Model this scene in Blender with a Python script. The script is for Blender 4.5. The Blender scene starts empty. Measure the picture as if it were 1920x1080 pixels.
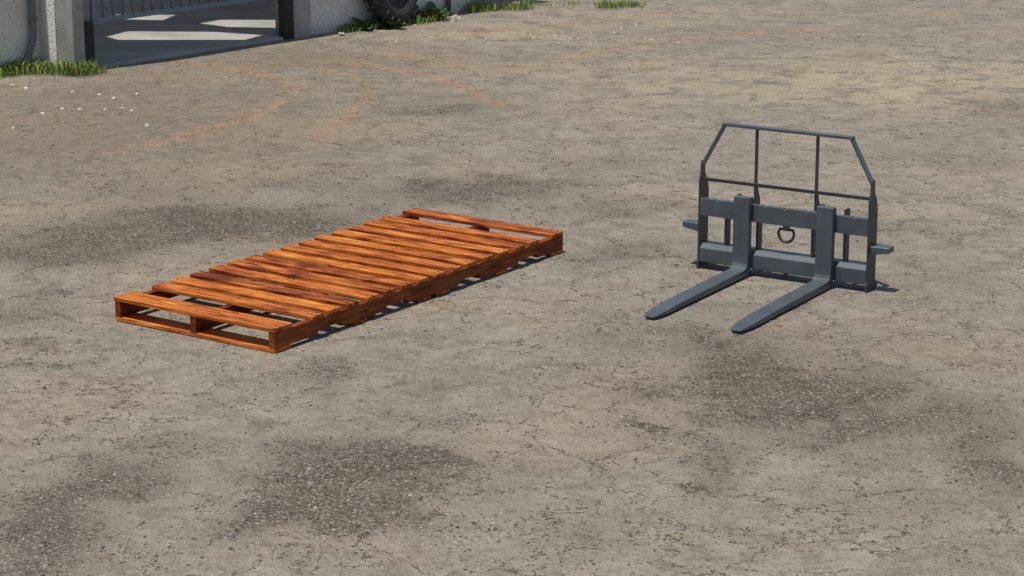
import bpy, bmesh, math, random
import numpy as np
from mathutils import Vector, Matrix
from mathutils import noise as mnoise
random.seed(7); rng=np.random.default_rng(7)
C=bpy.context.scene.collection
F=4387.4; P=.2554; HC=3.6313
# ---------- ground point lookup used for the survey of the yard
def G(u,v):
    y0=(v-540)/F; x0=(u-960)/F
    dy=math.cos(P)-y0*math.sin(P); dz=-math.sin(P)-y0*math.cos(P); t=-HC/dz
    return (x0*t, dy*t)
def PX(x,y,z=0):
    z=z-HC; d=y*math.cos(P)-z*math.sin(P); u=y*math.sin(P)+z*math.cos(P)
    return 960+F*x/d, 540-F*u/d
# ---------- node helpers
class NT:
    def __init__(s,name):
        s.m=bpy.data.materials.new(name); s.m.use_nodes=True; s.t=s.m.node_tree
        s.b=s.t.nodes['Principled BSDF']
    def n(s,typ,**k):
        x=s.t.nodes.new(typ)
        for a,v in k.items(): setattr(x,a,v)
        return x
    def set(s,inp,v):
        if isinstance(v,bpy.types.NodeSocket): s.t.links.new(v,inp)
        else:
            if isinstance(v,(tuple,list)) and len(v)==3 and inp.type=='RGBA': v=(*v,1)
            inp.default_value=v
    def noise(s,vec,scale,detail=4,rough=.6,dist=0):
        x=s.n('ShaderNodeTexNoise'); s.set(x.inputs['Vector'],vec)
        x.inputs['Scale'].default_value=scale; x.inputs['Detail'].default_value=detail
        x.inputs['Roughness'].default_value=rough; x.inputs['Distortion'].default_value=dist
        return x
    def math(s,op,a,b=0.5,c=None,clamp=False):
        x=s.n('ShaderNodeMath',operation=op); x.use_clamp=clamp
        s.set(x.inputs[0],a); s.set(x.inputs[1],b)
        if c is not None: s.set(x.inputs[2],c)
        return x.outputs[0]
    def ss(s,v,a,b,o0=0,o1=1):
        x=s.n('ShaderNodeMapRange',interpolation_type='SMOOTHSTEP')
        s.set(x.inputs['Value'],v); x.inputs['From Min'].default_value=a; x.inputs['From Max'].default_value=b
        x.inputs['To Min'].default_value=o0; x.inputs['To Max'].default_value=o1
        return x.outputs['Result']
    def mix(s,f,a,b,mode='MIX'):
        x=s.n('ShaderNodeMix',data_type='RGBA',blend_type=mode)
        s.set(x.inputs['Factor'],f); s.set(x.inputs[6],a); s.set(x.inputs[7],b)
        return x.outputs[2]
    def ramp(s,v,stops):
        x=s.n('ShaderNodeValToRGB'); s.set(x.inputs['Fac'],v); e=x.color_ramp.elements
        e[0].position=stops[0][0]; e[0].color=(*stops[0][1],1)
        e[1].position=stops[-1][0]; e[1].color=(*stops[-1][1],1)
        for p,c in stops[1:-1]:
            k=e.new(p); k.color=(*c,1)
        return x.outputs['Color']
    def obj(s): return s.n('ShaderNodeTexCoord').outputs['Object']
    def scl(s,vec,v):
        x=s.n('ShaderNodeMapping'); s.set(x.inputs['Vector'],vec); x.inputs['Scale'].default_value=v
        return x.outputs['Vector']
    def bump(s,h,strength,dist,prev=None):
        x=s.n('ShaderNodeBump'); x.inputs['Strength'].default_value=strength; x.inputs['Distance'].default_value=dist
        s.set(x.inputs['Height'],h)
        if prev is not None: s.set(x.inputs['Normal'],prev)
        return x.outputs['Normal']
    def out(s,col=None,rough=None,nor=None,metal=None,spec=None):
        if col is not None: s.set(s.b.inputs['Base Color'],col)
        if rough is not None: s.set(s.b.inputs['Roughness'],rough)
        if nor is not None: s.set(s.b.inputs['Normal'],nor)
        if metal is not None: s.set(s.b.inputs['Metallic'],metal)
        if spec is not None: s.set(s.b.inputs['Specular IOR Level'],spec)
        return s.m
# ---------- materials
def mat_ground():
    s=NT('yard_dirt'); o=s.obj()
    at=s.n('ShaderNodeAttribute',attribute_name='mask'); sp=s.n('ShaderNodeSeparateColor'); s.set(sp.inputs[0],at.outputs['Color'])
    R,Gc,B=sp.outputs[0],sp.outputs[1],sp.outputs[2]; A=at.outputs['Alpha']
    n1=s.noise(o,.7,2,.55,.3).outputs[0]; n2=s.noise(o,3.0,5,.66,.8).outputs[0]; n3=s.noise(o,34,3,.72).outputs[0]
    n4=s.noise(o,9,4,.70,.3).outputs[0]; n5=s.noise(o,150,1,.7).outputs[0]
    v=s.math('ADD',s.math('MULTIPLY',n1,.16),s.math('MULTIPLY',n2,.30))
    v=s.math('ADD',v,s.math('MULTIPLY',n3,.24)); v=s.math('ADD',v,s.math('MULTIPLY',n4,.30))
    col=s.ramp(v,[(.37,(.150,.125,.097)),(.45,(.216,.188,.150)),(.53,(.286,.255,.209)),(.64,(.375,.342,.288))])
    col=s.mix(s.ss(n1,.47,.62,0,.45),col,s.mix(1,col,(1.02,.91,.80),'MULTIPLY'))
    col=s.mix(1,col,s.mix(s.ss(n5,.3,.7),(.86,.85,.84),(1.13,1.13,1.12)),'MULTIPLY')
    dk=s.math('MULTIPLY',A,s.ss(n2,.36,.58,.5,1))
    col=s.mix(dk,col,s.mix(1,col,(.72,.655,.58),'MULTIPLY'))
    st=s.math('MULTIPLY',B,s.ss(n2,.38,.54))
    col=s.mix(s.math('MULTIPLY',st,.75),col,s.mix(s.ss(n3,.35,.65),(.32,.26,.175),(.47,.385,.265)))
    tr=s.math('MULTIPLY',Gc,s.ss(s.math('ADD',s.math('MULTIPLY',n4,.55),s.math('MULTIPLY',n3,.45)),.40,.57))
    col=s.mix(s.math('MULTIPLY',tr,.82),col,(.38,.225,.140))
    # gravel
    nn=s.math('ADD',s.math('MULTIPLY',n2,.28),s.math('ADD',s.math('MULTIPLY',n4,.43),s.math('MULTIPLY',n3,.29)))
    gm=s.ss(s.math('ADD',s.math('MULTIPLY',R,.25),nn),.580,.705)
    wv=s.n('ShaderNodeVectorMath',operation='ADD'); s.set(wv.inputs[0],o)
    nd=s.noise(o,30,0,.5); sc=s.n('ShaderNodeVectorMath',operation='SCALE'); s.set(sc.inputs[0],nd.outputs['Color']); sc.inputs['Scale'].default_value=.02
    s.set(wv.inputs[1],sc.outputs[0])
    vo=s.n('ShaderNodeTexVoronoi'); s.set(vo.inputs['Vector'],wv.outputs[0]); vo.inputs['Scale'].default_value=42
    hs=s.n('ShaderNodeSeparateColor'); s.set(hs.inputs[0],vo.outputs['Color'])
    gcol=s.ramp(hs.outputs[0],[(0,(.095,.075,.055)),(.40,(.160,.134,.103)),(.75,(.225,.195,.156)),(1,(.35,.32,.275))])
    gcol=s.mix(s.ss(vo.outputs['Distance'],.3,.62),gcol,(.060,.046,.033))
    col=s.mix(s.math('MULTIPLY',gm,.74),col,gcol)
    # grit everywhere
    vo2=s.n('ShaderNodeTexVoronoi'); s.set(vo2.inputs['Vector'],o); vo2.inputs['Scale'].default_value=62
    h2=s.n('ShaderNodeSeparateColor'); s.set(h2.inputs[0],vo2.outputs['Color'])
    gr=s.ss(n4,.42,.58,.15,1)
    dark=s.math('MULTIPLY',s.math('MULTIPLY',s.ss(h2.outputs[1],.77,.85),s.ss(vo2.outputs['Distance'],.5,.25)),gr)
    col=s.mix(s.math('MULTIPLY',dark,.5),col,(.09,.07,.05))
    lite=s.math('MULTIPLY',s.math('MULTIPLY',s.ss(h2.outputs[2],.86,.92),s.ss(vo2.outputs['Distance'],.45,.2)),gr)
    col=s.mix(s.math('MULTIPLY',lite,.4),col,(.52,.48,.41))
    # cracks
    wd=s.n('ShaderNodeVectorMath',operation='ADD'); s.set(wd.inputs[0],o)
    nc=s.noise(o,3.4,4,.72); s2=s.n('ShaderNodeVectorMath',operation='SCALE'); s.set(s2.inputs[0],nc.outputs['Color']); s2.inputs['Scale'].default_value=.62
    s.set(wd.inputs[1],s2.outputs[0])
    vc=s.n('ShaderNodeTexVoronoi',feature='DISTANCE_TO_EDGE'); s.set(vc.inputs['Vector'],wd.outputs[0]); vc.inputs['Scale'].default_value=2.0
    ck=s.math('MULTIPLY',s.ss(vc.outputs['Distance'],.021,.005),s.ss(n1,.36,.47))
    ck=s.math('MULTIPLY',ck,s.ss(n4,.40,.48))
    col=s.mix(s.math('MULTIPLY',ck,.84),col,(.060,.045,.032))
    h=s.math('ADD',s.math('MULTIPLY',n3,.70),s.math('MULTIPLY',n5,.20))
    h=s.math('ADD',h,s.math('MULTIPLY',n4,1.9))
    h=s.math('SUBTRACT',h,s.math('MULTIPLY',vo.outputs['Distance'],s.math('ADD',s.math('MULTIPLY',R,.8),.08)))
    nor=s.bump(h,1.0,.025)
    return s.out(col,.95,nor,spec=.15)
def mat_wood(name,axis,dim=1.0):
    s=NT(name); o=s.obj(); oi=s.n('ShaderNodeObjectInfo'); rnd=oi.outputs['Random']
    cb=s.n('ShaderNodeCombineXYZ')
    for i in range(3): s.set(cb.inputs[i],s.math('MULTIPLY',rnd,[17.3,31.7,11.1][i]))
    ad=s.n('ShaderNodeVectorMath',operation='ADD'); s.set(ad.inputs[0],o); s.set(ad.inputs[1],cb.outputs[0])
    sv=(1.9,20,20) if axis=='x' else (20,1.9,20)
    sv2=(6,95,95) if axis=='x' else (95,6,95)
    g=s.noise(s.scl(ad.outputs[0],sv),1.2,5,.62,1.6).outputs[0]
    g2=s.noise(s.scl(ad.outputs[0],sv2),1.5,3,.6,.4).outputs[0]
    blot=s.noise(ad.outputs[0],3.0,2,.5,.5).outputs[0]
    v=s.math('ADD',s.math('MULTIPLY',g,.62),s.math('MULTIPLY',g2,.27))
    v=s.math('ADD',v,s.math('MULTIPLY',blot,.21)); v=s.math('ADD',v,s.math('MULTIPLY',s.math('SUBTRACT',rnd,.5),.10))
    st=[(.41,(.065,.011,.002)),(.49,(.175,.033,.005)),(.55,(.36,.088,.011)),(.62,(.54,.165,.024)),(.72,(.72,.29,.062))]
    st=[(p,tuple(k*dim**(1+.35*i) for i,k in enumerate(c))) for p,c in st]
    col=s.ramp(v,st)
    nor=s.bump(g2,.4,.003)
    return s.out(col,.6,nor,spec=.25)
def mat_simple(name,c1,c2,scale=6,rough=.6,bump=.2,bd=.005,metal=0,spec=.5,fine=60):
    s=NT(name); o=s.obj()
    a=s.noise(o,scale,4,.6).outputs[0]; b=s.noise(o,fine,3,.6).outputs[0]
    v=s.math('ADD',s.math('MULTIPLY',a,.7),s.math('MULTIPLY',b,.3))
    col=s.mix(s.ss(v,.35,.65),c1,c2)
    return s.out(col,rough,s.bump(b,bump,bd),metal,spec)
def mat_stucco():
    s=NT('stucco'); o=s.obj(); a=s.noise(o,1.3,4,.6).outputs[0]; b=s.noise(o,34,4,.7).outputs[0]
    col=s.mix(s.ss(a,.35,.65),(.82,.78,.69),(.91,.88,.81))
    sep=s.n('ShaderNodeSeparateXYZ'); s.set(sep.inputs[0],o)
    low=s.ss(s.math('ADD',sep.outputs[2],s.math('MULTIPLY',a,.3)),.34,.12)
    col=s.mix(s.math('MULTIPLY',low,.45),col,(.44,.39,.30))
    col=s.mix(s.math('MULTIPLY',s.ss(b,.48,.36),.55),col,(.36,.34,.30))
    return s.out(col,.9,s.bump(b,1,.03),spec=.2)
M={}
M['ground']=mat_ground(); M['woodx']=mat_wood('pallet_wood_across','x'); M['woody']=mat_wood('pallet_wood_along_shaded','y',.38)  # stringer wood is a dimmed copy, shade of the long side in its colour
M['nail']=mat_simple('nail_metal',(.02,.015,.01),(.05,.04,.03),rough=.6)
M['steel']=mat_simple('slate_painted_steel',(.055,.068,.077),(.077,.092,.103),5,.42,.08,.002,spec=.5)
M['sidesteel']=mat_simple('shaded_slate_steel',(.032,.038,.042),(.048,.056,.060),5,.45,.08,.002,spec=.4)  # same slate steel painted darker, with shade put into the colour
M['darksteel']=mat_simple('dark_bare_steel',(.020,.020,.019),(.034,.034,.031),8,.5,.1,.002)
M['stucco']=mat_stucco()
M['concrete']=mat_simple('pillar_concrete',(.24,.235,.215),(.36,.35,.325),3,.9,.5,.008)
M['slab']=mat_simple('slab_concrete',(.28,.268,.245),(.40,.385,.355),1.5,.9,.3,.006,spec=.2)
M['black']=mat_simple('black_rubber',(.008,.008,.009),(.018,.018,.018),8,.7)
M['gate']=mat_simple('gate_blue_grey_paint',(.12,.175,.23),(.15,.21,.27),5,.45,.05,.001)
M['zinc']=mat_simple('zinc_pipe',(.10,.11,.12),(.17,.18,.19),6,.45,.1,.002,metal=.2)
M['roof']=mat_simple('roof_sheet',(.30,.30,.29),(.40,.40,.39),2,.7)
M['tyre']=mat_simple('tyre_rubber',(.024,.024,.025),(.052,.050,.047),7,.9,.4,.005)
M['rim']=mat_simple('dark_rim',(.035,.031,.028),(.06,.053,.046),7,.8)
M['rock']=mat_simple('pale_stone',(.28,.255,.20),(.46,.42,.35),9,.9,.8,.02)
M['brownrock']=mat_simple('brown_stone',(.20,.13,.09),(.32,.23,.17),9,.9,.8,.02)
M['whitestone']=mat_simple('white_stone',(.50,.47,.40),(.66,.63,.56),20,.9,.6,.01)
M['leaf']=mat_simple('weed_leaf',(.035,.065,.020),(.080,.130,.04),12,.6)
def mat_attr(name,rough=.9):
    s=NT(name); at=s.n('ShaderNodeAttribute',attribute_name='tint')
    return s.out(at.outputs['Color'],rough,spec=.2)
M['pebble']=mat_attr('pebble'); M['grass']=mat_attr('grass_blades',.7)
# ---------- mesh helpers
class MB:
    def __init__(s): s.bm=bmesh.new()
    def verts(s,co): return [s.bm.verts.new(c) for c in co]
    def box(s,x0,x1,y0,y1,z0,z1,mi=0):
        v=s.verts([(x,y,z) for z in (z0,z1) for y in (y0,y1) for x in (x0,x1)])
        for f in ((0,2,3,1),(4,5,7,6),(0,1,5,4),(2,6,7,3),(0,4,6,2),(1,3,7,5)):
            q=s.bm.faces.new([v[i] for i in f]); q.material_index=mi
        return v
    def beam(s,p0,p1,w,t,up=(0,1,0)):
        p0=Vector(p0);p1=Vector(p1);d=(p1-p0).normalized();u=Vector(up);u=(u-d*u.dot(d)).normalized();n=d.cross(u)
        v=[]
        for p in (p0,p1):
            for a,b in ((-1,-1),(1,-1),(1,1),(-1,1)): v.append(s.bm.verts.new(p+u*a*w/2+n*b*t/2))
        for i in range(4): s.bm.faces.new((v[i],v[(i+1)%4],v[4+(i+1)%4],v[4+i]))
        s.bm.faces.new(v[3::-1]); s.bm.faces.new(v[4:])
    def prism(s,poly,axis,a0,a1):
        def mk(p,a):
            c=list(p); c.insert(axis,a); return s.bm.verts.new(c)
        lo=[mk(p,a0) for p in poly]; hi=[mk(p,a1) for p in poly]; n=len(poly)
        s.bm.faces.new(lo[::-1]); s.bm.faces.new(hi)
        for i in range(n): s.bm.faces.new((lo[i],lo[(i+1)%n],hi[(i+1)%n],hi[i]))
    def tube(s,pts,r,seg=10,cap=True,closed=False):
        pts=[Vector(p) for p in pts]; rings=[]; n=len(pts)
        prev=None
        for i,p in enumerate(pts):
            a=pts[(i-1)%n] if (closed or i>0) else p; b=pts[(i+1)%n] if (closed or i<n-1) else p
            d=(b-a).normalized()
            ref=prev if prev is not None else (Vector((0,0,1)) if abs(d.z)<.9 else Vector((1,0,0)))
            u=(ref-d*ref.dot(d)).normalized(); prev=u; w=d.cross(u)
            rings.append([s.bm.verts.new(p+(u*math.cos(2*math.pi*k/seg)+w*math.sin(2*math.pi*k/seg))*r) for k in range(seg)])
        for i in range(n if closed else n-1):
            A=rings[i];B=rings[(i+1)%n]
            for k in range(seg): s.bm.faces.new((A[k],A[(k+1)%seg],B[(k+1)%seg],B[k])).smooth=True
        if cap and not closed: s.bm.faces.new(rings[0][::-1]); s.bm.faces.new(rings[-1])
    def bevel(s,w,seg=1):
        bmesh.ops.recalc_face_normals(s.bm,faces=s.bm.faces)
        es=[e for e in s.bm.edges if len(e.link_faces)==2 and e.calc_face_angle(0)>.6]
        bmesh.ops.bevel(s.bm,geom=es,offset=w,segments=seg,affect='EDGES',profile=.5,clamp_overlap=True)
    def build(s,name,mats,parent=None):
        bmesh.ops.recalc_face_normals(s.bm,faces=s.bm.faces)
        me=bpy.data.meshes.new(name); s.bm.to_mesh(me); s.bm.free()
        for m in (mats if isinstance(mats,list) else [mats]): me.materials.append(m)
        o=bpy.data.objects.new(name,me); C.objects.link(o)
        if parent: o.parent=parent
        return o
def tag(o,label=None,cat=None,group=None,kind=None):
    if label: o['label']=label
    if cat: o['category']=cat
    if group: o['group']=group
    if kind: o['kind']=kind
    return o
def empty(name,loc,rz=0):
    o=bpy.data.objects.new(name,None); o.empty_display_size=.2; o.location=loc; o.rotation_euler=(0,0,rz); C.objects.link(o); return o
# ---------- ground sheet
patches=[(690,915,220,80,1.),(520,870,140,50,.7),(60,970,150,110,.75),(1290,650,130,38,.8),(1400,725,200,68,.85),(1560,800,170,50,.75),(1240,840,90,45,.6),(580,705,100,30,.6),
 (1200,605,120,30,.65),(430,425,250,42,.85),(870,360,200,28,.8),(150,450,190,34,.75),(300,365,170,24,.55),(1860,850,120,70,.7),(1570,870,60,25,.5),
 (250,860,90,55,.55),(790,205,90,14,.6),(1700,430,140,26,.5),(100,590,140,30,.6),(60,680,80,22,.6),(1150,470,120,22,.6),(1200,390,130,20,.6),
 (1800,540,120,26,.45),(1100,300,160,20,.45),(1750,290,160,18,.5),(1640,960,160,50,.45),(1080,1010,150,45,.45),(880,760,120,30,.4),(1890,200,90,14,.5),
 (1740,780,160,50,.65),(1200,980,120,40,.45),(330,1030,120,35,.4),(1430,125,120,10,.5),(620,330,120,14,.5)]
darks=[(240,250,420,110,.8),(600,110,300,22,.8),(300,420,380,60,.4),(300,140,200,20,.6),(820,190,200,30,.5),(1550,700,420,120,.35),(1890,200,120,30,.5),(1350,60,260,20,.3)]
straws=[(1620,150,330,38,1.),(1350,170,260,20,.7),(1850,140,160,28,.9),(900,60,260,24,.55),(1150,35,240,18,.5),(1250,190,200,14,.4)]
tracks=[([(330,113),(430,125),(500,140),(540,152),(548,168),(515,195),(450,225),(340,258),(240,278),(185,290)],.11,1.),
 ([(600,128),(660,140),(695,160),(690,185),(650,218),(600,255),(545,290)],.085,.85),
 ([(640,112),(740,128),(840,150),(900,175),(940,198),(965,215)],.095,.9),([(700,95),(860,118),(960,135)],.10,.5),
 ([(1060,105),(1250,82),(1430,58),(1600,50)],.12,.5),([(820,70),(1050,45),(1260,25),(1400,5)],.12,.5),([(960,130),(1100,100),(1250,60)],.1,.4)]
def axis(a,b,st,tails):
    core=np.arange(a,b+st/2,st); lo=[a-t for t in tails[::-1]]; hi=[core[-1]+t for t in tails]
    return np.concatenate([lo,core,hi])
xs=axis(-7,7,.05,[.3,1,3,8,20,60,150,400]); ys=axis(8.4,31,.05,[.3,1,3,8,20,60,150,400])
X,Y=np.meshgrid(xs,ys); X=X.ravel(); Y=Y.ravel()
WX=np.empty_like(X); WY=np.empty_like(X)
for i in range(len(X)):
    q=mnoise.noise_vector(Vector((X[i]*1.1,Y[i]*1.1,0)))+.6*mnoise.noise_vector(Vector((X[i]*3.1,Y[i]*3.1,5)))
    WX[i]=q.x; WY[i]=q.y
def ell(lst,warp=.38):
    out=np.zeros_like(X)
    for cx,cy,rx,ry,st in lst:
        x0,y0=G(cx,cy); x1=G(cx+rx,cy)[0]; ya=G(cx,cy-ry)[1]; yb=G(cx,cy+ry)[1]
        rxm=abs(x1-x0)*1.1; rym=abs(ya-yb)/2*1.1; ym=(ya+yb)/2
        d=((X+WX*warp-x0)/rxm)**2+((Y+WY*warp*1.3-ym)/rym)**2
        out=np.maximum(out,st*np.exp(-d*.8))
    return out
R_=ell(patches,.5); B_=ell(straws,.5); A_=ell(darks,.5); G_=np.zeros_like(X)
for pts,w,st in tracks:
    W_=[G(*p) for p in pts]
    for _ in range(2):
        q=[W_[0]]
        for a,b in zip(W_,W_[1:]): q+=[(a[0]*.75+b[0]*.25,a[1]*.75+b[1]*.25),(a[0]*.25+b[0]*.75,a[1]*.25+b[1]*.75)]
        q.append(W_[-1]); W_=q
    best=np.full_like(X,9.); along=np.zeros_like(X); nseg=len(W_)-1
    for i,(a,b) in enumerate(zip(W_,W_[1:])):
        a=np.array(a);b=np.array(b);d=b-a;L2=d@d
        t=np.clip(((X-a[0])*d[0]+(Y-a[1])*d[1])/L2,0,1)
        dd=np.hypot(X+WX*.05-a[0]-t*d[0],Y+WY*.05-a[1]-t*d[1])
        along=np.where(dd<best,(i+t)/nseg,along); best=np.minimum(best,dd)
    fade=np.clip((1-along)/.3,.25,1)
    G_=np.maximum(G_,st*fade*np.exp(-(best/w)**2))
G_*=np.clip(.95+WX*.7,.5,1)
nx,ny=len(xs),len(ys)
def zz(x,y): return .004*np.sin(x*1.3+y*.7)*np.sin(y*1.1-x*.4)-.004
Z=zz(X,Y)
me=bpy.data.meshes.new('ground')
idx=np.arange(nx*ny).reshape(ny,nx)
quads=np.stack([idx[:-1,:-1],idx[:-1,1:],idx[1:,1:],idx[1:,:-1]],-1).reshape(-1,4)
me.vertices.add(nx*ny); me.vertices.foreach_set('co',np.stack([X,Y,Z],1).ravel())
me.loops.add(quads.size); me.loops.foreach_set('vertex_index',quads.ravel().astype(np.int32))
me.polygons.add(len(quads)); me.polygons.foreach_set('loop_start',(np.arange(len(quads))*4).astype(np.int32)); me.polygons.foreach_set('loop_total',np.full(len(quads),4,np.int32))
me.update(calc_edges=True); me.polygons.foreach_set('use_smooth',np.ones(len(quads),bool))
at=me.attributes.new('mask','FLOAT_COLOR','POINT'); at.data.foreach_set('color',np.stack([R_,G_,B_,A_],1).ravel().astype(np.float32))
me.materials.append(M['ground'])
go=bpy.data.objects.new('ground',me); C.objects.link(go); tag(go,kind='structure')
def gz(x,y): return float(zz(x,y))
def scatter(name,shapes,material):
    vs=[];fs=[];cs=[];off=0
    for v,f,c in shapes:
        vs.append(v); fs.extend([[i+off for i in q] for q in f]); cs.extend([c]*len(v)); off+=len(v)
    me=bpy.data.meshes.new(name); me.from_pydata(np.concatenate(vs).tolist(),[],fs); me.update()
    at=me.attributes.new('tint','FLOAT_COLOR','POINT'); at.data.foreach_set('color',np.array([[*c,1] for c in cs],np.float32).ravel())
    me.materials.append(material); o=bpy.data.objects.new(name,me); C.objects.link(o); return o
cube=np.array([(-1,-1,-1),(1,-1,-1),(1,1,-1),(-1,1,-1),(-1,-1,1),(1,-1,1),(1,1,1),(-1,1,1)])*.62
cf=[(0,3,2,1),(4,5,6,7),(0,1,5,4),(1,2,6,5),(2,3,7,6),(3,0,4,7)]
def pebble(x,y,r,col):
    v=cube+rng.uniform(-.28,.28,(8,3)); v[4:,:2]*=.7
    v=v*np.array([r,r*rng.uniform(.6,1),r*rng.uniform(.3,.6)])
    a=rng.uniform(0,6.28); c,s=math.cos(a),math.sin(a)
    v=np.stack([v[:,0]*c-v[:,1]*s+x,v[:,0]*s+v[:,1]*c+y,v[:,2]+gz(x,y)+r*.08],1)
    return v,cf,col
pal=[(.14,.118,.093),(.19,.163,.13),(.105,.087,.068),(.23,.20,.165),(.29,.26,.22),(.18,.125,.088),(.19,.18,.17),(.36,.33,.285)]
shapes=[]
grid_R=R_.reshape(ny,nx)
def Rat(x,y):
    i=min(max(int(np.searchsorted(ys,y)),0),ny-1); j=min(max(int(np.searchsorted(xs,x)),0),nx-1); return grid_R[i,j]
for _ in range(150000):
    u=rng.uniform(-60,1980); v=rng.uniform(60,1120); x,y=G(u,v)
    dens=Rat(x,y)*.85+.45*mnoise.noise(Vector((x*2.1,y*2.1,3)))+.3*mnoise.noise(Vector((x*7,y*7,8)))
    if rng.uniform()<.045 or (dens>.25 and rng.uniform()<min(1,(dens-.18)*.85)):
        r=.0035+.012*rng.uniform()**2.4
        if v<350: r*=1.25
        k=pal[rng.choice(8,p=[.2,.21,.13,.2,.1,.1,.04,.02])]; f=rng.uniform(.8,1.2)
        shapes.append(pebble(x,y,r,tuple(c*f for c in k)))
tag(scatter('gravel',shapes,M['pebble']),kind='stuff')
# ---------- pallet
px,py,pt=-1.3155,12.4628,-.609; W=1.2192; L=2.885; H=.142
def T(x,y,t,a,b): return (x+a*math.cos(t)-b*math.sin(t), y+a*math.sin(t)+b*math.cos(t))
cx,cy=T(px,py,pt,-W/2,L/2)
pal_=empty('wooden_pallet',(cx,cy,0),pt)
tag(pal_,'long orange stained wooden pallet of spaced slats lying on the dirt yard','pallet')
TB=.024; BB=.022
starts=[0]+[.317+i*.1675 for i in range(14)]+[L-.130]
widths=[.158]+[.106]*14+[.130]
SW=.046; strx=[0.0,W/2-SW/2,W-SW]
for i,(b0,w) in enumerate(zip(starts,widths)):
    m=MB(); jw=random.uniform(-.005,.005) if 0<i<15 else 0; x0=-W/2+random.uniform(-.008,.004); x1=W/2+random.uniform(-.004,.010)
    w+=random.uniform(-.005,.005) if 0<i<15 else 0
    z0=H-TB; v=m.box(x0,x1,b0-L/2+jw,b0-L/2+w+jw,z0,H+random.uniform(-.001,.002))
    sk=random.uniform(-.006,.006) if 0<i<15 else 0
    for k in v:
        if k.co.x>0: k.co.y+=sk
    m.bevel(.0025)
    for sx in strx:
        for q in (.28,.74):
            ax=-W/2+sx+SW/2+random.uniform(-.006,.006); ay=b0-L/2+jw+w*q+random.uniform(-.006,.006)+sk*(ax/W+.5)
            ring=[m.bm.verts.new((ax+.005*math.cos(t*1.0472),ay+.005*math.sin(t*1.0472),H+.0032)) for t in range(6)]
            f=m.bm.faces.new(ring); f.material_index=1
            lo=[m.bm.verts.new((c.co.x,c.co.y,H-.004)) for c in ring]
            for t in range(6):
                g=m.bm.faces.new((lo[t],lo[(t+1)%6],ring[(t+1)%6],ring[t])); g.material_index=1
    m.build('deck_board',[M['woodx'],M['nail']],pal_)
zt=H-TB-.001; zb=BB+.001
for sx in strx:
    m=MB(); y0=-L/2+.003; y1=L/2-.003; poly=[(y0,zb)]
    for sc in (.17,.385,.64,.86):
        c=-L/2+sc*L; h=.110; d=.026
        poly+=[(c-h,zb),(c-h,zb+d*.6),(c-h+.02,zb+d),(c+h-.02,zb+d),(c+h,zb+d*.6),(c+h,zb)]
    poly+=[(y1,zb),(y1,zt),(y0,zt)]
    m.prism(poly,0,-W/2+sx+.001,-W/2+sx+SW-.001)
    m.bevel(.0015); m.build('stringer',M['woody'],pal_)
for b0,w in ((0,.14),(.25*L-.02,.12),(.46*L,.12),(.52*L,.12),(.74*L,.12),(L-.14,.14)):
    m=MB(); m.box(-W/2+.002,W/2-.002,b0-L/2+.001,b0-L/2+w,0.001,BB); m.bevel(.002); m.build('bottom_board',M['woodx'],pal_)
# ---------- pallet fork attachment
fx,fy,ft=1.1749,14.4176,-.552; WF=1.165
fk=empty('pallet_fork_attachment',(fx,fy,0),ft)
tag(fk,'slate grey steel pallet fork attachment with two long tines standing on the dirt yard','fork attachment')
S=M['steel']; D=M['darksteel']; SS=M['sidesteel']
side=[(0,.002),(.155,.002),(.155,.028),(.118,.06),(.118,.50),(.10,.56),(.065,.61),(.06,.69),(.022,.69),(.018,.62),(0,.57),(0,.06),(-.012,.04),(-.012,.002)]
for a in (0,WF-.014):
    m=MB(); m.prism(side,0,a,a+.014); m.bevel(.002); m.build('side_plate',SS,fk)
poly=[(.014,.345),(WF-.014,.345),(WF-.014,.455)]
for a in sorted([.13,.46,.60,.74,1.06],reverse=True):
    poly+=[(a+.010,.455),(a+.007,.446),(a-.007,.446),(a-.010,.455)]
poly+=[(.014,.455)]
m=MB(); m.prism(poly,1,.0,.035); m.bevel(.0015); m.build('upper_rail',S,fk)
m=MB(); m.prism([(0,.045),(0,.132),(.026,.160),(.100,.160),(.100,.045)],0,.0145,WF-.0145); m.bevel(.003,2); m.build('lower_rail',S,fk)
for a,t in ((.175,.44),(.395,.44),(.77,.44),(.985,.487)):
    m=MB(); m.prism([(.04,.1605),(.10,.1605),(.10,t),(.04,t)],0,a-.008,a+.008); m.bevel(.0015); m.build('rear_strut',SS,fk)
GB=.042; ins=.155
m=MB()
m.beam((.007,GB,.662),(ins-.003,GB,.925),.04,.016); m.beam((WF-.007,GB,.662),(WF-ins+.003,GB,.925),.04,.016)
m.beam((ins-.012,GB,.934),(WF-ins+.012,GB,.934),.042,.018); m.bevel(.0015); m.build('guard_frame',S,fk)
for a in (.375,.785):
    m=MB(); m.prism([(.036,.926),(.056,.926),(.056,.60),(.075,.52),(.10,.48),(.10,.442),(.036,.442),(.036,.52)],0,a-.0075,a+.0075); m.bevel(.001); m.build('guard_upright',SS,fk)
m=MB(); m.beam((.0142,.028,.575),(WF-.0142,.028,.575),.014,.02); m.bevel(.001); m.build('guard_crossbar',D,fk)
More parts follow.
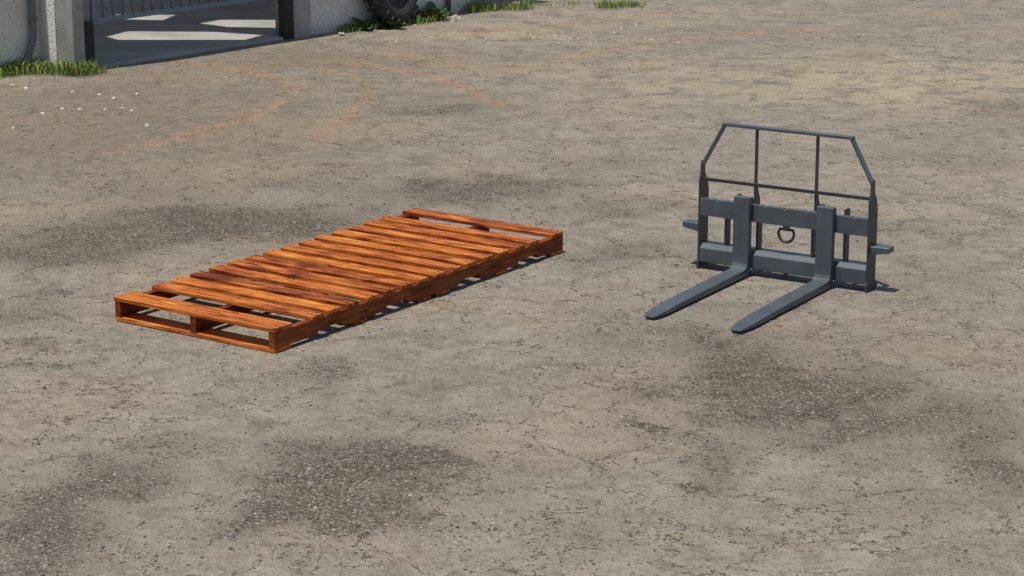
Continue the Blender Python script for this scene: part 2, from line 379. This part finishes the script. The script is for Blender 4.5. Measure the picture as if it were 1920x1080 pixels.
def fork(ac):
    inn=[(-.050,.506),(-.050,.12),(-.053,.085),(-.065,.062),(-.095,.050),(-.5,.046),(-.9,.038),(-1.13,.030),(-1.19,.025),(-1.24,.018)]
    out=[(-.004,.506),(-.004,.10),(-.007,.055),(-.022,.022),(-.055,.006),(-.5,.006),(-.9,.006),(-1.13,.006),(-1.19,.006),(-1.24,.006)]
    ww=[.108]*4+[.104]*4+[.090,.064]
    m=MB(); rings=[]
    for (b1,z1),(b2,z2),w in zip(inn,out,ww):
        rings.append([m.bm.verts.new(c) for c in ((ac-w/2,b1,z1),(ac+w/2,b1,z1),(ac+w/2,b2,z2),(ac-w/2,b2,z2))])
    for A,B in zip(rings,rings[1:]):
        for k in range(4): m.bm.faces.new((A[k],A[(k+1)%4],B[(k+1)%4],B[k]))
    m.bm.faces.new(rings[0][::-1]); m.bm.faces.new(rings[-1]); m.bevel(.002,1)
    f=m.build('fork',S,fk)
    m=MB(); m.prism([(-.003,.457),(.05,.457),(.05,.42),(.064,.42),(.064,.478),(.05,.492),(-.003,.492)],0,ac-.05,ac+.03); m.bevel(.002); m.build('hook',S,f)
    m=MB(); m.tube([(ac-.06,.02,.47),(ac-.06,.02,.50),(ac-.045,.02,.507),(ac-.03,.02,.50)],.006,6); m.build('locking_pin',D,f)
fork(.325); fork(.888)
for sx in (-1,1):
    a=-.001 if sx<0 else WF+.001; e=a+sx*.120
    m=MB(); top=[(a,.015,.284),(a,.112,.284),(e,.105,.284),(e,.022,.284)]; bot=[(a,.015,.230),(a,.112,.230),(e,.105,.250),(e,.022,.250)]
    T_=m.verts(top); B_2=m.verts(bot)
    m.bm.faces.new(T_); m.bm.faces.new(B_2[::-1])
    for i in range(4): m.bm.faces.new((T_[i],T_[(i+1)%4],B_2[(i+1)%4],B_2[i]))
    m.bevel(.003); m.build('step',S,fk)
m=MB(); m.prism([(.583,.344),(.627,.344),(.622,.318),(.588,.318)],1,.008,.028); lug=m.build('ring_lug',S,fk)
m=MB(); pts=[(.560+.09*t,.018,.320) for t in (0,.33,.66,1)]+[(.605+.053*math.cos(t),.018,.296+.057*math.sin(t)) for t in [0,-.4,-.8,-1.2,-1.57,-1.95,-2.35,-2.75,-3.14]]
m.tube(pts,.0095,8,closed=True); m.build('lifting_ring',D,lug)
m=MB(); m.box(.59,.615,.02,.04,.010,.044); m.bevel(.002); m.build('drain_tab',D,fk)
# ---------- barn
WA=math.radians(49); O=G(180,130)
bw=(math.cos(WA),math.sin(WA))
def LW(w,n): return (O[0]+bw[0]*w-bw[1]*n, O[1]+bw[1]*w+bw[0]*n)
def wat(u,n=0):
    lo,hi=-6,14
    for _ in range(50):
        mid=(lo+hi)/2
        if PX(*LW(mid,n))[0]<u: lo=mid
        else: hi=mid
    return lo
barn=empty('barn',(O[0],O[1],0),WA)
tag(barn,'whitewashed stucco barn with gated concrete opening at the back of the yard','barn')
def toL(x,y): dx,dy=x-O[0],y-O[1]; return (dx*bw[0]+dy*bw[1], -dx*bw[1]+dy*bw[0])
w1,w2,w3,w4=wat(535),wat(552),wat(584),wat(888); HB=4.2; DP=8; WL=-9
def wall(*b):
    m=MB(); m.box(*b); m.build('wall',M['stucco'],barn)
wall(WL,-.262,.50,.75,-.05,HB); wall(w3+.001,w4,.05,.30,-.05,HB)
wall(WL,-4,DP,DP+.25,-.05,HB); wall(WL,WL+.25,.751,DP-.001,-.05,HB); wall(w4-.25,w4,.301,DP-.001,-.05,HB)
m=MB(); m.box(-.26,-.115,.255,.80,-.05,HB-.001); m.build('wall_return',M['stucco'],barn)
m=MB(); m.box(-.26,-.115,0,.25,-.05,HB); m.bevel(.008); m.build('pillar',M['concrete'],barn)
m=MB(); m.box(w2+.002,w3,0,.29,-.05,HB); m.bevel(.008); m.build('pillar',M['concrete'],barn)
for a,b in ((-.113,0),(w1,w2)):
    m=MB(); m.box(a,b,.0,.10,-.03,.46); m.bevel(.01,2); m.build('rubber_guard',M['black'],barn)
m=MB(); m.prism([(-.112,.03),(w2,.03),(w2,.31),(w4-.26,.31),(w4-.26,DP-.01),(WL+.26,DP-.01),(WL+.26,.81),(-.112,.81)],2,-.05,.025); m.bevel(.008); m.build('floor_slab',M['slab'],barn)
m=MB(); m.box(-.113,w2,.04,.24,2.9,HB-.002); m.build('lintel',M['stucco'],barn)
bm=bmesh.new()
AZ=math.radians(42)
sd=Vector((math.cos(AZ),math.sin(AZ))); SE=math.radians(74.5); RH=HB+.02
def loop(pts):
    vs=[bm.verts.new((*p,RH)) for p in pts]; return [bm.edges.new((vs[i],vs[(i+1)%len(vs)])) for i in range(len(vs))]
ed=loop([(WL,.5),(-.27,.5),(-.27,0),(w4,0),(w4,DP),(WL,DP)])
off=RH/math.tan(SE)
for poly in ([(186,39),(222,31),(330,32),(306,42)],[(202,73),(240,63),(400,64),(493,70),(460,79),(222,79)],[(376,48),(415,41),(600,42),(590,57),(430,55)]):
    ed+=loop([toL(G(*q)[0]-sd.x*off,G(*q)[1]-sd.y*off) for q in poly])
ed+=loop([(-4,4.9),(w4-.6,4.9),(w4-.6,7.6),(-4,7.6)])  # extra unseen roof strip, opened to bounce light into the interior
bmesh.ops.triangle_fill(bm,edges=ed,use_beauty=True,use_dissolve=False)
me=bpy.data.meshes.new('roof'); bm.to_mesh(me); bm.free(); me.materials.append(M['roof']); ro=bpy.data.objects.new('roof',me); C.objects.link(ro); ro.parent=barn
# gate
gt=empty('barn_gate',(O[0],O[1],0),WA)
tag(gt,'blue grey barred metal gate hung across the barn opening','gate')
m=MB(); gy=.035
m.beam((.01,gy,.46),(w1-.01,gy,.46),.04,.045); m.beam((.01,gy,1.65),(w1-.01,gy,1.65),.04,.045)
m.beam((.02,gy,.45),(.02,gy,1.66),.04,.04,(0,1,0)); m.beam((w1-.02,gy,.45),(w1-.02,gy,1.66),.04,.04,(0,1,0)); m.build('gate_frame',M['gate'],gt)
n=int((w1-.1)/.125)
for i in range(1,n+1):
    a=.02+(w1-.04)*i/(n+1); m=MB(); m.tube([(a,gy,.482),(a,gy,1.627)],.012,8); m.build('bar',M['gate'],gt)
# downpipe
a0=wat(66,.44); m=MB()
pts=[(a0,.44,HB),(a0,.44,.40),(a0-.004,.44,.33),(a0-.02,.437,.27),(a0-.05,.43,.21),(a0-.085,.42,.155),(a0-.115,.41,.10),(a0-.14,.40,.04),(a0-.16,.39,-.01)]
m.tube(pts,.038,14,cap=False); m.tube([(a0,.44,.50),(a0,.44,.465)],.045,14); m.build('downpipe',M['zinc'],barn)
# ---------- tyre by the wall
def tyre():
    tx,tn=wat(748,-.2),-.16
    x,y=LW(tx,tn)
    r=empty('scrap_tyre',(x,y,0),WA+.25); tag(r,'old dark lugged tractor tyre leaning against the barn wall','tyre')
    w=.11; prof=[(.24,-w*.7),(.30,-w),(.36,-w),(.385,-w*.7),(.395,0),(.385,w*.7),(.36,w),(.30,w),(.24,w*.7)]
    m=MB(); rings=[]; N=48
    for i in range(N):
        t=2*math.pi*i/N; rings.append([m.bm.verts.new((p*math.cos(t),q,p*math.sin(t)+.425)) for p,q in prof])
    for i in range(N):
        A,B=rings[i],rings[(i+1)%N]
        for k in range(len(prof)-1): m.bm.faces.new((A[k],A[k+1],B[k+1],B[k])).smooth=True
    for i in range(22):
        for sd_ in (-1,1):
            t=2*math.pi*(i+(.5 if sd_>0 else 0))/22
            e=Vector((math.cos(t),0,math.sin(t))); tg=Vector((-math.sin(t),0,math.cos(t)))
            c=Vector((0,0,.425)); p0=c+e*.392+Vector((0,sd_*.015,0)); p1=c+e*.372+tg*.06+Vector((0,sd_*w*1.04,0))
            m.beam(p0+e*.008,p1+e*.012,.05,.026,e)
    m.build('tread',M['tyre'],r)
    m=MB(); rings=[]
    for i in range(N):
        t=2*math.pi*i/N; rings.append([m.bm.verts.new((p*math.cos(t),q,p*math.sin(t)+.425)) for p,q in ((.242,-.07),(.22,-.06),(.20,-.02),(.07,-.015),(.02,-.015))])
    for i in range(N):
        A,B=rings[i],rings[(i+1)%N]
        for k in range(4): m.bm.faces.new((A[k],A[k+1],B[k+1],B[k])).smooth=True
    m.build('rim',M['rim'],r)
    r.rotation_euler=(math.radians(-8),0,WA+.2)
tyre()
x,y=G(841,27); pr=empty('metal_post',(x,y,0),WA); tag(pr,'slim grey metal post standing beside the barn wall near the tyre','post')
m=MB(); m.tube([(0,0,-.05),(0,0,1.5)],.03,12); m.build('shaft',M['zinc'],pr)
m=MB(); m.tube([(0,0,1.501),(0,0,1.53)],.036,12); m.build('cap',M['zinc'],pr)
# ---------- leafy weeds
def weed(u,v,h,n,label):
    x,y=G(u,v); m=MB()
    for i in range(n):
        a=random.uniform(0,6.28); l=h*random.uniform(.6,1.1); el=random.uniform(.35,1.2); w=l*random.uniform(.16,.24)
        d=Vector((math.cos(a)*math.cos(el),math.sin(a)*math.cos(el),math.sin(el))); sde=Vector((-math.sin(a),math.cos(a),0))
        pv=None
        for t,k in ((0,.15),(.25,.7),(.5,1),(.8,.6),(1,.02)):
            c=d*l*t+Vector((0,0,-l*.35*t*t)); pr_=(m.bm.verts.new(c+sde*w*k),m.bm.verts.new(c+Vector((0,0,-w*.3*k))),m.bm.verts.new(c-sde*w*k))
            if pv:
                m.bm.faces.new((pv[0],pv[1],pr_[1],pr_[0])); m.bm.faces.new((pv[1],pv[2],pr_[2],pr_[1]))
            pv=pr_
    o=m.build('leafy_weed',M['leaf']); o.location=(x,y,0); tag(o,label,'weed')
weed(686,54,.26,26,'dark leafy weed growing at the left side of the old tyre')
weed(808,36,.30,30,'dark leafy weed growing between the old tyre and the slim post')
weed(736,53,.22,26,'low leafy weed growing in front of the old tyre')
# ---------- rocks
def rock(name,x,y,r,mat,sq=.6,seed=0):
    bm=bmesh.new(); bmesh.ops.create_icosphere(bm,subdivisions=3,radius=1)
    ax=random.uniform(.7,1)
    for v in bm.verts:
        n_=mnoise.noise(v.co*1.3+Vector((seed*3.1,0,0)))*.45+mnoise.noise(v.co*3.5+Vector((0,seed*2.3,0)))*.15
        v.co=v.co*(1+n_); v.co=Vector((v.co.x*r,v.co.y*r*ax,max(v.co.z,-.5)*r*sq))
    me=bpy.data.meshes.new(name); bm.to_mesh(me); bm.free(); me.materials.append(mat)
    o=bpy.data.objects.new(name,me); C.objects.link(o); o.location=(x,y,gz(x,y)+r*sq*.3); o.rotation_euler=(0,0,random.uniform(0,6)); return o
tag(rock('boulder',*G(853,38),.085,M['rock'],.55,1),'largest pale boulder lying in front of the slim post by the barn wall','rock')
tag(rock('boulder',*G(965,12),.07,M['brownrock'],.8,5),'small brown boulder in the grass right of the barn corner','rock')
tag(rock('boulder',*G(640,66),.05,M['rock'],.5,8),'low flat brown stone at the foot of the barn wall left of the tyre','rock')
white=[(24,160),(136,173),(186,178),(213,184),(257,177),(197,205),(247,208),(276,235),(25,239),(80,212),(117,204),(48,166),(230,203),(150,205)]
for i,(u,v) in enumerate(white):
    o=rock('white_stone',*G(u,v),random.uniform(.014,.023),M['whitestone'],.65,i+10)
    tag(o,'small white stone scattered on the dirt below the left barn wall','stone','white stones scattered below the left barn wall')
sh=[]
for _ in range(300):
    u=rng.uniform(600,1300); v=rng.uniform(4,75) 
    if v<40-(u-640)*.05: continue
    x,y=G(u,v+8)
    if toL(x,y)[1]>-.05: continue
    sh.append(pebble(x,y,rng.uniform(.010,.024),(.50,.46,.40)))
for _ in range(500):
    u=rng.uniform(0,1920); v=rng.uniform(10,420); x,y=G(u,v)
    if toL(x,y)[1]>-.1: continue
    sh.append(pebble(x,y,rng.uniform(.006,.012),(.42,.385,.33)))
tag(scatter('pebbles',sh,M['pebble']),kind='stuff')
# ---------- grass
bl=[]
def blade(x,y,h,z0=0):
    a=rng.uniform(0,6.28); l=rng.uniform(.25,1.0)*h; w=h*.026+.0016
    dx,dy=math.cos(a)*l,math.sin(a)*l; px_,py_=-math.sin(a)*w,math.cos(a)*w
    v=np.array([(x-px_,y-py_,z0),(x+px_,y+py_,z0),(x+dx*.35+px_*.8,y+dy*.35+py_*.8,h*.6),(x+dx*.35-px_*.8,y+dy*.35-py_*.8,h*.6),(x+dx,y+dy,h*rng.uniform(.7,1))])
    k=rng.uniform(.5,1.35); yel=rng.uniform()
    c=((.128+.19*yel**2)*k,(.210+.08*yel)*k,.060*k)
    return v,[(0,1,2,3),(3,2,4)],c
def tuft(u0,u1,v0,v1,n,h,clump=6,nmax=None):
    cs=[(rng.uniform(u0,u1),rng.uniform(.4,1.1)) for _ in range(clump)]
    for cu,hs in cs:
        cv=v0+(v1-v0)*(cu-u0)/(u1-u0)
        for _ in range(n//clump):
            x,y=G(cu,cv); x+=rng.normal(0,.065); y+=rng.normal(0,.10)
            if nmax is not None and toL(x,y)[1]>nmax: continue
            bl.append(blade(x,y,h*hs*rng.uniform(.25,1.05)))
tuft(-60,66,146,132,3000,.16,20,.48); tuft(70,178,133,137,2200,.15,15)
tuft(645,700,58,50,600,.10,8); tuft(690,760,53,44,500,.09,7); tuft(775,838,42,32,800,.14,8); tuft(885,985,20,16,1100,.15,10); tuft(1130,1210,12,10,700,.10,9); tuft(1000,1120,10,6,200,.06,8)
tag(scatter('grass',bl,M['grass']),kind='stuff')
# ---------- light, sky, camera
sun=bpy.data.lights.new('sun','SUN'); sun.energy=4.3; sun.angle=math.radians(.5); sun.color=(1,.955,.88)
so=bpy.data.objects.new('sun',sun); C.objects.link(so)
d=Vector((math.cos(AZ)*math.cos(SE),math.sin(AZ)*math.cos(SE),-math.sin(SE)))
so.rotation_euler=d.to_track_quat('-Z','Y').to_euler(); so.location=(-4,0,12)
w=bpy.data.worlds.new('World'); bpy.context.scene.world=w; w.use_nodes=True
nt=w.node_tree; bg=nt.nodes['Background']; sk=nt.nodes.new('ShaderNodeTexSky'); sk.sky_type='NISHITA'; sk.sun_disc=False
sk.sun_elevation=SE; sk.sun_rotation=math.radians(228); nt.links.new(sk.outputs[0],bg.inputs[0]); bg.inputs[1].default_value=.10
cam=bpy.data.cameras.new('camera'); co=bpy.data.objects.new('camera',cam); C.objects.link(co)
co.location=(0,0,HC); co.rotation_euler=(math.pi/2-P,0,0); cam.sensor_width=36; cam.lens=F*36/1920; cam.clip_start=.1; cam.clip_end=2000
sc=bpy.context.scene; sc.camera=co; sc.view_settings.view_transform='Standard'; sc.view_settings.look='None'; sc.view_settings.exposure=0
